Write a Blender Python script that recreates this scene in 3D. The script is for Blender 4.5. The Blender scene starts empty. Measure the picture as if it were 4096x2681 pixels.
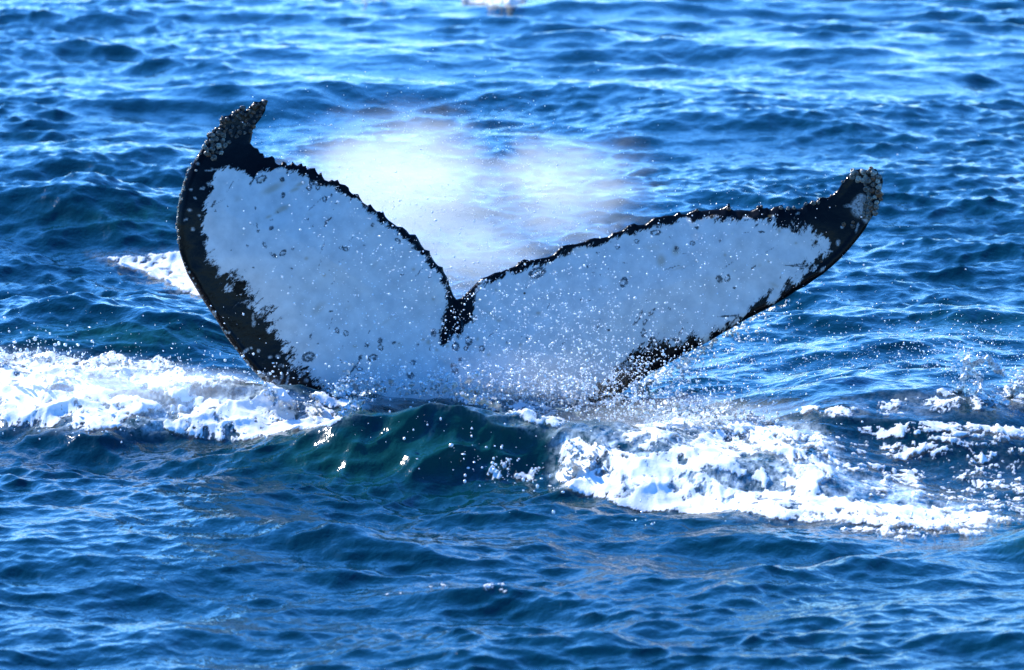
import bpy, math
import numpy as np
from mathutils import Vector, Matrix
from mathutils.geometry import delaunay_2d_cdt
from mathutils.bvhtree import BVHTree

rng = np.random.default_rng(11)
SC = bpy.context.scene
R = math.radians

# ------------------------------------------------------------------ camera
CAM_H, CAM_Y = 5.0, -30.0
PITCH = 8.69                       # degrees below the horizontal
FPX = 19156.0                      # focal length in photo pixels (photo is 4096 x 2681)
cd = bpy.data.cameras.new('camera')
cam = bpy.data.objects.new('camera', cd)
SC.collection.objects.link(cam)
cd.sensor_width = 36.0
cd.lens = 36.0 * FPX / 4096.0
cd.clip_start, cd.clip_end = 0.5, 20000
cam.location = (0, CAM_Y, CAM_H)
cam.rotation_euler = (R(90 - PITCH), 0, 0)
cd.dof.use_dof = True
cd.dof.focus_distance = 30.3
cd.dof.aperture_fstop = 3.6
SC.camera = cam

# ------------------------------------------------------------------ sky, sun, exposure
SUN_EL, SUN_AZ = 36.0, -47.0       # azimuth from +Y, negative = left
w = bpy.data.worlds.new('World'); SC.world = w; w.use_nodes = True
nt = w.node_tree; nt.nodes.clear()
sky = nt.nodes.new('ShaderNodeTexSky'); sky.sky_type = 'NISHITA'
sky.sun_disc = False; sky.sun_elevation = R(SUN_EL); sky.sun_rotation = R(SUN_AZ % 360)
sky.air_density = 1.0; sky.dust_density = 0.0; sky.ozone_density = 5.0; sky.altitude = 0
hs = nt.nodes.new('ShaderNodeHueSaturation'); hs.inputs['Saturation'].default_value = 1.25
bg = nt.nodes.new('ShaderNodeBackground'); bg.inputs['Strength'].default_value = 0.15
wo = nt.nodes.new('ShaderNodeOutputWorld')
tint = nt.nodes.new('ShaderNodeMix'); tint.data_type = 'RGBA'; tint.blend_type = 'MULTIPLY'
tint.inputs[0].default_value = 1.0; tint.inputs[7].default_value = (0.67, 0.885, 1.15, 1)   # clear deep blue sky
nt.links.new(sky.outputs[0], hs.inputs['Color']); nt.links.new(hs.outputs[0], tint.inputs[6])
nt.links.new(tint.outputs[2], bg.inputs['Color']); nt.links.new(bg.outputs[0], wo.inputs['Surface'])
sd = bpy.data.lights.new('sun', 'SUN'); sd.energy = 4.2; sd.angle = R(0.55); sd.color = (1.0, 0.975, 0.935)
so = bpy.data.objects.new('sun', sd); SC.collection.objects.link(so)
sdir = Vector((math.sin(R(SUN_AZ))*math.cos(R(SUN_EL)), math.cos(R(SUN_AZ))*math.cos(R(SUN_EL)), math.sin(R(SUN_EL))))
so.rotation_euler = sdir.to_track_quat('Z', 'Y').to_euler()
so.location = (0, 0, 30)
SC.view_settings.view_transform = 'Standard'; SC.view_settings.look = 'None'
SC.view_settings.gamma = 1.0; SC.view_settings.use_curve_mapping = False
SC.view_settings.exposure = 1.35
SC.cycles.use_denoising = True
SC.cycles.max_bounces = 8; SC.cycles.volume_bounces = 2
SC.cycles.caustics_reflective = False; SC.cycles.caustics_refractive = False

# ------------------------------------------------------------------ projection helpers
cp, sp = math.cos(R(PITCH)), math.sin(R(PITCH))
def ray(X, Y):
    """photo pixel -> direction (not unit), forward component 1"""
    u = (np.asarray(X, float) - 2048.0)/FPX; v = (1340.5 - np.asarray(Y, float))/FPX
    return np.stack([u, cp + v*sp, -sp + v*cp], -1)
def at_y(X, Y, y):
    d = ray(X, Y); t = (y - CAM_Y)/d[..., 1]
    return np.stack([d[..., 0]*t, d[..., 1]*t + CAM_Y, CAM_H + d[..., 2]*t], -1)
def at_z(X, Y, z=0.0):
    d = ray(X, Y); t = (z - CAM_H)/d[..., 2]
    return np.stack([d[..., 0]*t, d[..., 1]*t + CAM_Y, CAM_H + d[..., 2]*t], -1)
def project(P):
    x, y, z = P[..., 0], P[..., 1] - CAM_Y, P[..., 2] - CAM_H
    f = y*cp - z*sp; up = y*sp + z*cp
    f = np.where(f < 0.5, 0.5, f)
    return 2048.0 + FPX*x/f, 1340.5 - FPX*up/f
S2F = 4096/2380.0
def sm(a, b, x):
    t = np.clip((x - a)/(b - a), 0, 1); return t*t*(3 - 2*t)

def seg_dist(P, poly, closed=True):
    """unsigned distance of points P (n,2) to polyline"""
    poly = np.asarray(poly, float); A = poly if closed else poly[:-1]
    B = np.roll(poly, -1, 0) if closed else poly[1:]
    best = np.full(len(P), 1e18)
    for a, b in zip(A, B):
        ab = b - a; l2 = max(ab@ab, 1e-9)
        t = np.clip(((P - a)@ab)/l2, 0, 1)
        d = P - a - t[:, None]*ab
        best = np.minimum(best, d[:, 0]**2 + d[:, 1]**2)
    return np.sqrt(best)
def inside(P, poly):
    poly = np.asarray(poly, float); x, y = P[:, 0], P[:, 1]
    c = np.zeros(len(P), bool); q = np.roll(poly, 1, 0)
    for (x1, y1), (x2, y2) in zip(poly, q):
        if y1 == y2: continue
        c ^= ((y1 > y) != (y2 > y)) & (x < (x2 - x1)*(y - y1)/(y2 - y1) + x1)
    return c
def sdist(P, poly):
    d = seg_dist(P, poly); return np.where(inside(P, poly), d, -d)

# ------------------------------------------------------------------ tiled noise
def noise_tile(N, beta, seed, lo=1.0, hi=1e9, ax=1.0):
    r = np.random.default_rng(seed)
    f = np.fft.fft2(r.standard_normal((N, N)))
    k = np.fft.fftfreq(N, 1/N)
    kk = np.sqrt((k[:, None])**2 + (k[None, :]*ax)**2); kk[0, 0] = 1
    a = kk**(-beta)*(kk >= lo)*(kk <= hi); a[0, 0] = 0
    t = np.real(np.fft.ifft2(f*a)); return (t/t.std()).astype(np.float32)
def samp(tile, u, v):
    """u, v in tile units (period 1); tile[v, u] bilinear"""
    N = tile.shape[0]
    x = (u % 1.0)*N; y = (v % 1.0)*N
    i = np.floor(x).astype(np.int64); j = np.floor(y).astype(np.int64)
    fx = x - i; fy = y - j; i %= N; j %= N
    i1 = (i + 1) % N; j1 = (j + 1) % N
    return (tile[j, i]*(1-fx) + tile[j, i1]*fx)*(1-fy) + (tile[j1, i]*(1-fx) + tile[j1, i1]*fx)*fy
NZ = noise_tile(1024, 1.6, 3)           # cloudy fractal noise
NZ2 = noise_tile(1024, 1.25, 4, lo=6)   # rougher
NB = noise_tile(1024, 1.5, 5, lo=10, hi=260)
NS = noise_tile(512, 2.2, 7, lo=3, hi=40)
NH = noise_tile(1024, 1.7, 6, lo=5, hi=60)

# ------------------------------------------------------------------ sea surface
def wave_tile(N, L, lmin, lmax, power, spread, wind, slope, seed, iso=0.12):
    r = np.random.default_rng(seed)
    k1 = np.fft.fftfreq(N, 1/N)*2*np.pi/L
    KX, KY = np.meshgrid(k1, k1); K = np.hypot(KX, KY); K[0, 0] = 1e-6
    lam = 2*np.pi/K
    band = sm(lmin*0.7, lmin*1.3, lam)*(1 - sm(lmax*0.8, lmax*1.6, lam))
    c = (KX*math.cos(wind) + KY*math.sin(wind))/K
    A = K**(-power)*band*(iso + np.abs(c)**spread); A[0, 0] = 0
    F = np.fft.fft2(r.standard_normal((N, N)))*A
    h = np.real(np.fft.ifft2(F))
    gx = np.real(np.fft.ifft2(F*1j*KX)); gy = np.real(np.fft.ifft2(F*1j*KY))
    s = slope/math.sqrt((gx**2 + gy**2).mean())
    dx = np.real(np.fft.ifft2(F*(1j)*KX/K)); dy = np.real(np.fft.ifft2(F*(1j)*KY/K))
    return [(t*s).astype(np.float32) for t in (h, dx, dy)] + [L]
T0 = wave_tile(512, 47.0, 3.2, 9.0, 1.8, 1.6, R(100), 0.055, 31, iso=.3)
T1 = wave_tile(1024, 31.0, 0.45, 2.3, 1.55, 1.4, R(84), 0.118, 21, iso=.42)
T2 = wave_tile(1024, 11.3, 0.10, 0.9, 1.55, 1.2, R(90), 0.195, 22, iso=0.6)
T3 = wave_tile(1024, 4.7, 0.02, 0.10, 1.6, 1.0, R(80), 0.06, 23, iso=0.5)

# swells and steep wavelets at given spots: (x, y in 2380-wide photo px, half length m, half depth m, height m, angle deg)
BUMPS = [
 # pushed-up wave in front of the tail
 (890,1062,.34,.34,.25,8), (1050,1078,.42,.38,.19,-6), (1190,1085,.36,.40,.13,-14), (735,1092,.30,.34,.10,26),
 # foam banks
 (60,975,.9,.75,.25,0), (300,965,.6,.6,.20,-6), (520,1000,.45,.5,.07,-16), (640,995,.40,.40,.04,10),
 (1380,1120,.30,.45,.20,10), (1520,1135,.40,.5,.12,-12), (1760,1080,.45,.6,.16,-14), (1950,1130,.4,.4,.06,-10),
 (2230,985,.7,.9,.20,4), (2060,985,.5,.7,.10,8), (1900,980,.4,.5,.06,0),
 # peaked wave at the right edge
 (2345,1262,.16,.30,.14,-20), (2290,1270,.34,.36,.05,24), (2400,1290,.3,.34,.08,-25),
 (1900,1225,1.0,.30,.06,-2),
 # foreground
 (1120,1390,.20,.20,.06,4), (960,1230,.42,.22,.06,-10), (760,1215,.4,.22,.06,6), (1400,1390,.5,.24,.05,2),
 (1330,1530,.50,.30,.13,-6), (1140,1520,.5,.25,.05,4), (430,1500,.55,.28,.08,2), (150,1470,.5,.25,.06,4),
 (1800,1345,.45,.22,.06,-6), (2010,1330,.40,.2,.05,-4), (2150,1420,.45,.22,.05,5), (700,1440,.4,.2,.05,10),
 (2300,1500,.5,.25,.07,4), (1700,1460,.5,.22,.05,-4), (560,1290,.4,.2,.05,8), (200,1250,.5,.22,.05,2),
 # behind
 (150,520,1.2,.9,.20,2), (350,505,1.0,.8,.20,2), (1290,105,1.2,.9,.20,4), (1000,230,1.6,1.1,.17,-4), (850,215,1.3,1.0,.12,10),
 (1470,165,.5,.5,.13,0), (1570,290,.45,.5,.11,0), (60,120,.9,.8,.10,0), (260,50,.8,.8,.12,-10), (2360,150,.9,.9,.14,8),
 (2150,175,1.1,.8,.05,-10), (1700,25,1.6,1.2,.16,0), (60,395,1.0,.7,.09,-8), (330,395,.9,.7,.08,0), (480,160,.5,.6,.08,0),
 (1640,485,.6,.5,.09,4), (2250,760,.55,.5,.13,20), (2180,590,.8,.5,.07,-4), (1900,420,.9,.6,.08,4), (1750,380,1.0,.7,.10,8),
 (200,785,.6,.35,.09,3), (420,800,.5,.3,.08,0), (430,750,.3,.25,.06,0), (130,770,.5,.3,.05,0), (2200,640,.5,.3,.06,0),
 (1800,620,.5,.4,.05,6), (2050,860,.8,.4,.06,6), (1750,880,.7,.4,.05,3), (1850,130,.9,.8,.09,-4), (1950,300,.8,.7,.09,-12),
 (700,130,.9,.8,.10,2), (1100,330,.8,.6,.07,0), (600,190,.6,.6,.08,0), (420,300,.6,.5,.05,0),
]
_b = []
for bx, by, hl, hd, hh, an in BUMPS:
    p = at_z(bx*S2F, by*S2F); _b.append((p[0], p[1], hl, hd, hh*(.62 if by < 700 else .65 if by > 1200 else .85), R(an)))

def sea(x, y, w1=1.0, w2=1.0):
    """rest position -> displaced point on the water"""
    def tl(T, ang, ox, oy):
        c, s = math.cos(ang), math.sin(ang); L = T[3]
        u = (c*x + s*y + ox)/L; v = (-s*x + c*y + oy)/L
        h = samp(T[0], u, v); a = samp(T[1], u, v); b = samp(T[2], u, v)
        return h, c*a - s*b, s*a + c*b
    h0, a0, b0 = tl(T0, 0.0, 11.0, 7.0); h1, a1, b1 = tl(T1, 0.0, 3.0, 5.0); h2, a2, b2 = tl(T2, R(9), 1.0, 2.0); h3, a3, b3 = tl(T3, R(-17), .3, .7)
    gust = np.clip(1.0 + 0.42*samp(NZ, x/29.0, y/47.0), .35, 1.8)
    g1 = np.clip(1.0 + 0.35*samp(NZ, x/33.0 + .5, y/53.0 + .3), .45, 1.7)
    far_ = sm(6, 26, y); g1 = g1*(.92 + .18*far_); gust = gust*(.88 + .30*far_)
    h1, a1, b1 = h1*g1, a1*g1, b1*g1
    gust = gust + .9*np.exp(-((x + .35)/1.0)**2 - ((y + 2.4)/1.0)**2)
    calm = np.ones_like(x)
    Z = np.zeros_like(x); DY = np.zeros_like(x)
    wx = x + .16*samp(NS, x/13.0, y/17.0); wy = y + .20*samp(NS, x/11.0 + .4, y/15.0 + .2)
    am = 1 + .22*np.clip(samp(NS, x/11.0 + .7, y/15.0), -1.6, 1.6)
    for bx, by, hl, hd, hh, an in _b:
        m = (np.abs(x - bx) < 4*hl + 4*hd) & (np.abs(y - by) < 4*hl + 4*hd)
        if not m.any(): continue
        c, s = math.cos(an), math.sin(an)
        X, Yy = wx[m] - bx, wy[m] - by
        a = (c*X + s*Yy)/hl; b = (-s*X + c*Yy)/hd
        g = np.exp(-0.5*(a*a + b*b)); g = g*am[m]; Z[m] += hh*g; DY[m] -= 0.35*hh*g
        tr = np.exp(-0.5*(a*a + (b + 2.2)**2)); Z[m] -= 0.25*hh*tr
    chop = 0.95
    calm = 1 - .6*np.exp(-((x + .25)/1.9)**2 - ((y + .9)/1.1)**2)
    w1 = w1*calm
    w0 = w1
    PX = x + w0*chop*a0 + w1*chop*(a1) + w2*chop*(a2*gust + a3)
    PY = y + w0*chop*b0 + w1*chop*(b1) + w2*chop*(b2*gust + b3) + DY
    PZ = w0*h0 + w1*h1 + w2*(h2*gust + h3) + Z
    return np.stack([PX, PY, PZ], -1)

# ------------------------------------------------------------------ mesh + material helpers
def mesh_obj(name, V, F, mat, parent=None, smooth=True, attrs=None):
    me = bpy.data.meshes.new(name)
    V = np.asarray(V, np.float32); F = np.asarray(F, np.int32)
    n = F.shape[1]
    me.vertices.add(len(V)); me.vertices.foreach_set('co', V.ravel())
    me.loops.add(F.size); me.loops.foreach_set('vertex_index', F.ravel())
    me.polygons.add(len(F)); me.polygons.foreach_set('loop_start', np.arange(0, F.size, n, dtype=np.int32))
    me.polygons.foreach_set('loop_total', np.full(len(F), n, np.int32))
    if smooth: me.polygons.foreach_set('use_smooth', np.ones(len(F), bool))
    me.update(calc_edges=True)
    for k, v in (attrs or {}).items():
        v = np.asarray(v, np.float32)
        if v.ndim == 1:
            a = me.attributes.new(k, 'FLOAT', 'POINT'); a.data.foreach_set('value', v)
        else:
            a = me.attributes.new(k, 'FLOAT_VECTOR', 'POINT'); a.data.foreach_set('vector', v.ravel())
    me.materials.append(mat)
    o = bpy.data.objects.new(name, me); SC.collection.objects.link(o)
    if parent: o.parent = parent
    return o
def tag(o, label=None, cat=None, kind=None, group=None):
    if label: o['label'] = label
    if cat: o['category'] = cat
    if kind: o['kind'] = kind
    if group: o['group'] = group
    return o
class M:
    def __init__(s, name):
        s.m = bpy.data.materials.new(name); s.m.use_nodes = True; s.t = s.m.node_tree; s.t.nodes.clear()
        s.out = s.n('ShaderNodeOutputMaterial')
    def n(s, typ, **kw):
        nd = s.t.nodes.new(typ)
        for k, v in kw.items():
            if hasattr(nd, k): setattr(nd, k, v)
            else: nd.inputs[k].default_value = v
        return nd
    def l(s, a, b): s.t.links.new(a, b)
    def ramp(s, fac, stops):
        r = s.n('ShaderNodeValToRGB'); e = r.color_ramp.elements
        while len(e) < len(stops): e.new(0.5)
        for q, (p, c) in zip(e, stops): q.position = p; q.color = (*c, 1) if len(c) == 3 else c
        s.l(fac, r.inputs[0]); return r.outputs[0]
    def mix(s, fac, a, b):
        mx = s.n('ShaderNodeMix', data_type='RGBA')
        for v, i in ((fac, 0), (a, 6), (b, 7)):
            if hasattr(v, 'is_output'): s.l(v, mx.inputs[i])
            else: mx.inputs[i].default_value = v if i == 0 else (*v, 1)
        return mx.outputs[2]
    def math(s, op, a, b=0.0, clamp=False):
        q = s.n('ShaderNodeMath', operation=op, use_clamp=clamp)
        for v, i in ((a, 0), (b, 1)):
            if hasattr(v, 'is_output'): s.l(v, q.inputs[i])
            else: q.inputs[i].default_value = v
        return q.outputs[0]
    def attr(s, name):
        a = s.n('ShaderNodeAttribute'); a.attribute_name = name; return a
    def noise(s, vec, scale, detail=4, rough=0.5, dist=0.0):
        q = s.n('ShaderNodeTexNoise'); q.inputs['Scale'].default_value = scale
        q.inputs['Detail'].default_value = detail; q.inputs['Roughness'].default_value = rough
        q.inputs['Distortion'].default_value = dist
        s.l(vec, q.inputs['Vector']); return q.outputs['Fac']
    def mapping(s, vec, scale=(1,1,1), rot=(0,0,0)):
        q = s.n('ShaderNodeMapping'); q.inputs['Scale'].default_value = scale; q.inputs['Rotation'].default_value = rot
        s.l(vec, q.inputs['Vector']); return q.outputs[0]

def water_mat():
    s = M('sea_water'); p = s.n('ShaderNodeBsdfPrincipled'); s.l(p.outputs[0], s.out.inputs[0])
    p.inputs['Roughness'].default_value = 0.11; p.inputs['IOR'].default_value = 1.333
    aer_glow = s.attr('aerated_glow').outputs['Fac']
    geo = s.n('ShaderNodeNewGeometry')
    nz = s.noise(s.mapping(geo.outputs['Position'], (1.6, .5, 1.6)), 1.0, 3)
    deep = s.mix(nz, (0.0, 0.012, 0.020), (0.0, 0.021, 0.031))
    col = s.mix(aer_glow, deep, (0.002, 0.034, 0.026))  # bubble green plus sunlight glowing through crests, both put into base colour
    mk = s.attr('milky').outputs['Fac']
    ml = s.math('ADD', s.math('MULTIPLY', s.noise(s.mapping(geo.outputs['Position'], (1, .55, 1)), 30, 4, .65, .5), .6), s.math('MULTIPLY', s.noise(s.mapping(geo.outputs['Position'], (1, .5, 1)), 5, 4, .6, 1.0), .4))
    mf = s.math('MULTIPLY', mk, s.ramp(s.math('ADD', ml, s.math('MULTIPLY', mk, .08)), [(.40, (0, 0, 0)), (.72, (1, 1, 1))]))
    col = s.mix(mf, col, (.58, .68, .70))
    s.l(col, p.inputs['Base Color'])
    v1 = s.mapping(geo.outputs['Position'], (7, 5, 7)); v2 = s.mapping(geo.outputs['Position'], (28, 17, 28))
    a = s.noise(v1, 1.0, 3, .55, .4); b = s.noise(v2, 1.0, 2, .5, .3)
    h = s.math('ADD', s.math('MULTIPLY', a, 0.014), s.math('MULTIPLY', b, 0.0045))
    bm = s.n('ShaderNodeBump'); bm.inputs['Strength'].default_value = 1.0; bm.inputs['Distance'].default_value = 1.0
    s.l(h, bm.inputs['Height']); s.l(bm.outputs[0], p.inputs['Normal'])
    return s.m
def foam_mat():
    s = M('sea_foam')
    geo = s.n('ShaderNodeNewGeometry')
    d = s.n('ShaderNodeBsdfDiffuse'); t = s.n('ShaderNodeBsdfTranslucent'); mx = s.n('ShaderNodeMixShader')
    th = s.attr('thick').outputs['Fac']
    nz = s.noise(geo.outputs['Position'], 26, 4, .6)
    th2 = s.math('ADD', th, s.math('MULTIPLY', s.math('SUBTRACT', nz, .5), .6), True)
    col = s.ramp(th2, [(0.0, (.50, .62, .64)), (0.25, (.80, .86, .88)), (0.5, (.93, .95, .95))])
    s.l(col, d.inputs[0]); s.l(col, t.inputs[0]); mx.inputs[0].default_value = .32
    bm = s.n('ShaderNodeBump'); bm.inputs['Distance'].default_value = .008; bm.inputs['Strength'].default_value = .5
    s.l(s.noise(geo.outputs['Position'], 60, 4, .65), bm.inputs['Height'])
    s.l(bm.outputs[0], d.inputs['Normal'])
    s.l(d.outputs[0], mx.inputs[1]); s.l(t.outputs[0], mx.inputs[2])
    # lace: holes between the bubbles where the foam is thin
    lace = s.noise(s.mapping(geo.outputs['Position'], (1, .55, 1)), 34, 5, .68, .4)
    lace2 = s.noise(s.mapping(geo.outputs['Position'], (1, .6, 1)), 9, 3, .6, .8)
    lv = s.math('ADD', s.math('MULTIPLY', lace, .65), s.math('MULTIPLY', lace2, .35))
    al = s.math('ADD', s.math('MULTIPLY', s.math('SUBTRACT', lv, .5), 7.0), s.math('SUBTRACT', s.math('MULTIPLY', th, 3.2), .70), True)
    tr = s.n('ShaderNodeBsdfTransparent'); m2 = s.n('ShaderNodeMixShader'); s.l(al, m2.inputs[0])
    s.l(tr.outputs[0], m2.inputs[1]); s.l(mx.outputs[0], m2.inputs[2]); s.l(m2.outputs[0], s.out.inputs[0])
    return s.m
def drop_mat():
    s = M('water_droplets')
    d = s.n('ShaderNodeBsdfDiffuse'); d.inputs[0].default_value = (.9, .93, .95, 1)
    t = s.n('ShaderNodeBsdfTranslucent'); t.inputs[0].default_value = (.92, .95, .97, 1)
    g = s.n('ShaderNodeBsdfGlossy'); g.inputs['Roughness'].default_value = .15
    m1 = s.n('ShaderNodeMixShader'); m1.inputs[0].default_value = .2
    m2 = s.n('ShaderNodeMixShader'); m2.inputs[0].default_value = .18
    s.l(d.outputs[0], m1.inputs[1]); s.l(t.outputs[0], m1.inputs[2])
    s.l(m1.outputs[0], m2.inputs[1]); s.l(g.outputs[0], m2.inputs[2]); s.l(m2.outputs[0], s.out.inputs[0])
    return s.m
def splash_mat():
    s = M('splash_water')
    p = s.n('ShaderNodeBsdfPrincipled'); p.inputs['Base Color'].default_value = (.84, .90, .94, 1)
    p.inputs['Roughness'].default_value = .12; p.inputs['IOR'].default_value = 1.33
    t = s.n('ShaderNodeBsdfTranslucent'); t.inputs[0].default_value = (.8, .88, .92, 1)
    m1 = s.n('ShaderNodeMixShader'); m1.inputs[0].default_value = .05
    s.l(p.outputs[0], m1.inputs[1]); s.l(t.outputs[0], m1.inputs[2]); s.l(m1.outputs[0], s.out.inputs[0])
    return s.m
WATER, FOAM, DROP, SPLASH = water_mat(), foam_mat(), drop_mat(), splash_mat()

# ------------------------------------------------------------------ sea sheet
MILK = [([(-80,800),(200,820),(400,840),(620,880),(800,950),(790,985),(640,1020),(450,1020),(200,1005),(-80,1000)], .8),
        ([(1280,1000),(1500,960),(1700,930),(1900,980),(2000,1080),(2320,1180),(2320,1222),(1900,1220),(1500,1190),(1270,1125)], .85),
        ([(1900,985),(2460,975),(2460,1200),(1950,1180)], .05), ([(980,900),(1300,905),(1420,985),(1300,1010),(1080,955)], .5),
        ([(780,965),(860,912),(930,903),(1010,912),(1000,935),(930,930),(860,955),(800,985)], .75), ([(1000,905),(1100,930),(1220,960),(1340,1010),(1330,1040),(1200,1000),(1080,960),(1000,940)], .5),
        ([(200,590),(600,575),(600,710),(400,690)], .5), ([(1800,930),(2450,880),(2450,970),(1800,985)], .25)]
def milky(P):
    X, Y = project(P); Q = np.stack([X/S2F, Y/S2F], -1); v = np.zeros(len(P))
    near_ = (P[:, 1] > -12) & (P[:, 1] < 30)
    for p, d in MILK:
        p = np.array(p); lo, hi = p.min(0) - 40, p.max(0) + 40
        m = near_ & (Q[:, 0] > lo[0]) & (Q[:, 0] < hi[0]) & (Q[:, 1] > lo[1]) & (Q[:, 1] < hi[1])
        i = np.where(m)[0]; v[i] = np.maximum(v[i], d*sm(-14, 34, sdist(Q[i], p)))
    return v*np.clip(.75 + .4*samp(NZ2, P[:, 0]/3, P[:, 1]/5), 0, 1.3)
def aerated_glow(P):  # mask for bubbly green water and painted glow of light through crests
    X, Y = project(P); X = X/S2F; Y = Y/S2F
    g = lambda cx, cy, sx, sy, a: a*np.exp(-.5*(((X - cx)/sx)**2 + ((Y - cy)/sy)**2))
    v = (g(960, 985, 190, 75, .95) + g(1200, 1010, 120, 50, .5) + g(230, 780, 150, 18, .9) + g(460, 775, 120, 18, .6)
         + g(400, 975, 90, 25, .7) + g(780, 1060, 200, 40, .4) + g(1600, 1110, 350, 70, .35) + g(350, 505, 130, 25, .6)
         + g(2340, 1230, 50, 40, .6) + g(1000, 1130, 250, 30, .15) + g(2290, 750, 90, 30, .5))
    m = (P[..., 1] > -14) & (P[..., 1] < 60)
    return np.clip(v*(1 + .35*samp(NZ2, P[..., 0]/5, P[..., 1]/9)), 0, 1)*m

ang = np.radians(np.linspace(14.6, 3.95, 960))
near = np.array([-9000., -2500., -900., -400., -150, -60, -30, -15, -6, 0, 5, 9, 12, 14.5, 16.5, 18])
far = 73.0*np.exp(np.linspace(0.01, math.log(9000/73.0), 60))
dist = np.concatenate([near, CAM_H/np.tan(ang), far])
dcol = np.linspace(-1, 1, 860)
o1 = 1 + 0.02*np.exp(np.linspace(0, math.log(4000), 34))
cols = np.concatenate([-o1[::-1], dcol, o1])
hw = 0.107*1.30*np.maximum(np.abs(dist), 14.0)
GX = cols[None, :]*hw[:, None]; GY = np.repeat((dist + CAM_Y)[:, None], len(cols), 1)
aw = np.abs(cols)[None, :]; dd = dist[:, None]
wt = (1 - sm(1.05, 2.5, aw))*sm(10, 19, dd)
w1 = wt*(1 - sm(80, 200, dd)); w2 = (1 - sm(1.0, 1.25, aw))*sm(17, 19.5, dd)*(1 - sm(70, 85, dd))
P = sea(GX.ravel(), GY.ravel(), w1.ravel(), w2.ravel())
nr, nc = GX.shape
idx = np.arange(nr*nc).reshape(nr, nc)
F = np.stack([idx[:-1, :-1], idx[:-1, 1:], idx[1:, 1:], idx[1:, :-1]], -1).reshape(-1, 4)
o = mesh_obj('sea', P, F, WATER, attrs={'aerated_glow': aerated_glow(P), 'milky': milky(P)})
tag(o, kind='structure', label='deep blue choppy sea filling the whole picture')

# ------------------------------------------------------------------ foam lying on the water
def foam_patch(name, polys, holes, step, thick, lump, label, seed=0, stretch=1.0, lac=1.0, parent=None):
    """polys: [(points in 2380-wide px, density 0..1, softness px)]"""
    pts = np.concatenate([np.array(p, float) for p, _, _ in polys])
    g = at_z(pts[:, 0]*S2F, pts[:, 1]*S2F)
    x0, x1 = g[:, 0].min() - .25, g[:, 0].max() + .25; y0, y1 = g[:, 1].min() - 1.6, g[:, 1].max() + .6
    sx, sy = step
    xs = np.arange(x0, x1, sx); ys = np.arange(y0, y1, sy)
    X, Y = np.meshgrid(xs, ys); x, y = X.ravel(), Y.ravel()
    P = sea(x, y)
    u, v = project(P); Q = np.stack([u/S2F, v/S2F], -1)
    dens = np.full(len(Q), -1.0)
    for p, d, s in polys:
        sdv = sdist(Q, p)
        dens = np.maximum(dens, -1 + (d + 1)*sm(-s, s, sdv))
    for p, d, s in holes:
        sdv = sdist(Q, p); dens = dens - d*sm(-s, s, sdv)
    n1 = samp(NZ2, x/(3.1*lac) + seed*.37, y/(3.1*lac*1.6*stretch) + seed*.11)
    n2 = samp(NB, x/1.7 + seed*.21, y/(1.7*1.5*stretch) + .3*seed)
    cover = (dens*2.0 - 0.56) + 0.62*n1 + 0.30*n2       # >0 where foam
    # broken, bubbly billows: ridged noise
    r1 = 1 - np.abs(samp(NB, x/2.6 + .1*seed, y/3.9)); r2 = 1 - np.abs(samp(NZ2, x/1.3, y/1.9 + .2*seed))
    body = np.clip(cover, 0, 1.6)
    hgt = thick*np.minimum(body, 1.0)**1.1*(1 + .3*samp(NH, x/2.0, y/8.0 + seed)) + lump*np.clip(body, 0, 1.2)*(.45*np.clip(1 - np.abs(samp(NH, x/2.6, y/11. + .3*seed)), -.3, 1) + .35*samp(NS, x/3.4, y/12. + seed))
    hgt = np.maximum(hgt*np.clip(body*2.2, 0, 1), .002)
    V = P.copy(); V[:, 2] += np.where(cover > 0, hgt + .004, .002)
    V[:, 1] -= np.where(cover > 0, hgt*.35, 0)
    ok = (cover > 0).reshape(X.shape)
    cell = (ok[:-1, :-1].astype(int) + ok[:-1, 1:] + ok[1:, 1:] + ok[1:, :-1]) >= 2
    idx = np.arange(len(P)).reshape(X.shape)
    F = np.stack([idx[:-1, :-1][cell], idx[:-1, 1:][cell], idx[1:, 1:][cell], idx[1:, :-1][cell]], -1)
    used = np.unique(F); mp = np.zeros(len(P), np.int64); mp[used] = np.arange(len(used))
    o = mesh_obj(name, V[used], mp[F], FOAM, attrs={'thick': np.clip(body[used]*.62, 0, 1)})
    tag(o, label, 'sea foam', 'stuff'); return o

foam_patch('foam', [
  ([(-80,822),(60,815),(130,822),(200,838),(260,815),(310,838),(370,826),(400,850),(450,868),(480,880),(450,905),(560,935),(640,940),(560,965),(480,985),(300,995),(200,1005),(100,1002),(-80,995)], .92, 10),
  ([(450,865),(520,868),(580,885),(610,900),(600,925),(520,915),(450,900)], .42, 10),
  ([(370,985),(430,965),(520,945),(600,920),(620,890),(660,905),(700,950),(750,935),(775,955),(800,975),(770,990),(700,1003),(640,1015),(560,1030),(520,1032),(450,1020),(390,1003)], .95, 7),
  ], [([(185,868),(250,878),(330,898),(400,925),(440,945),(380,945),(300,925),(220,900)], 1.1, 7),
      ([(380,950),(440,968),(400,985),(330,995),(280,985)], .8, 9), ([(420,895),(520,915),(600,930),(500,935),(400,905)], .6, 8),
      ([(-80,975),(120,985),(240,985),(200,1003),(-80,1003)], .35, 8)],
  (.0105, .022), .010, .009, 'bank of brilliant white foam left of the whale tail', 1)
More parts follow.
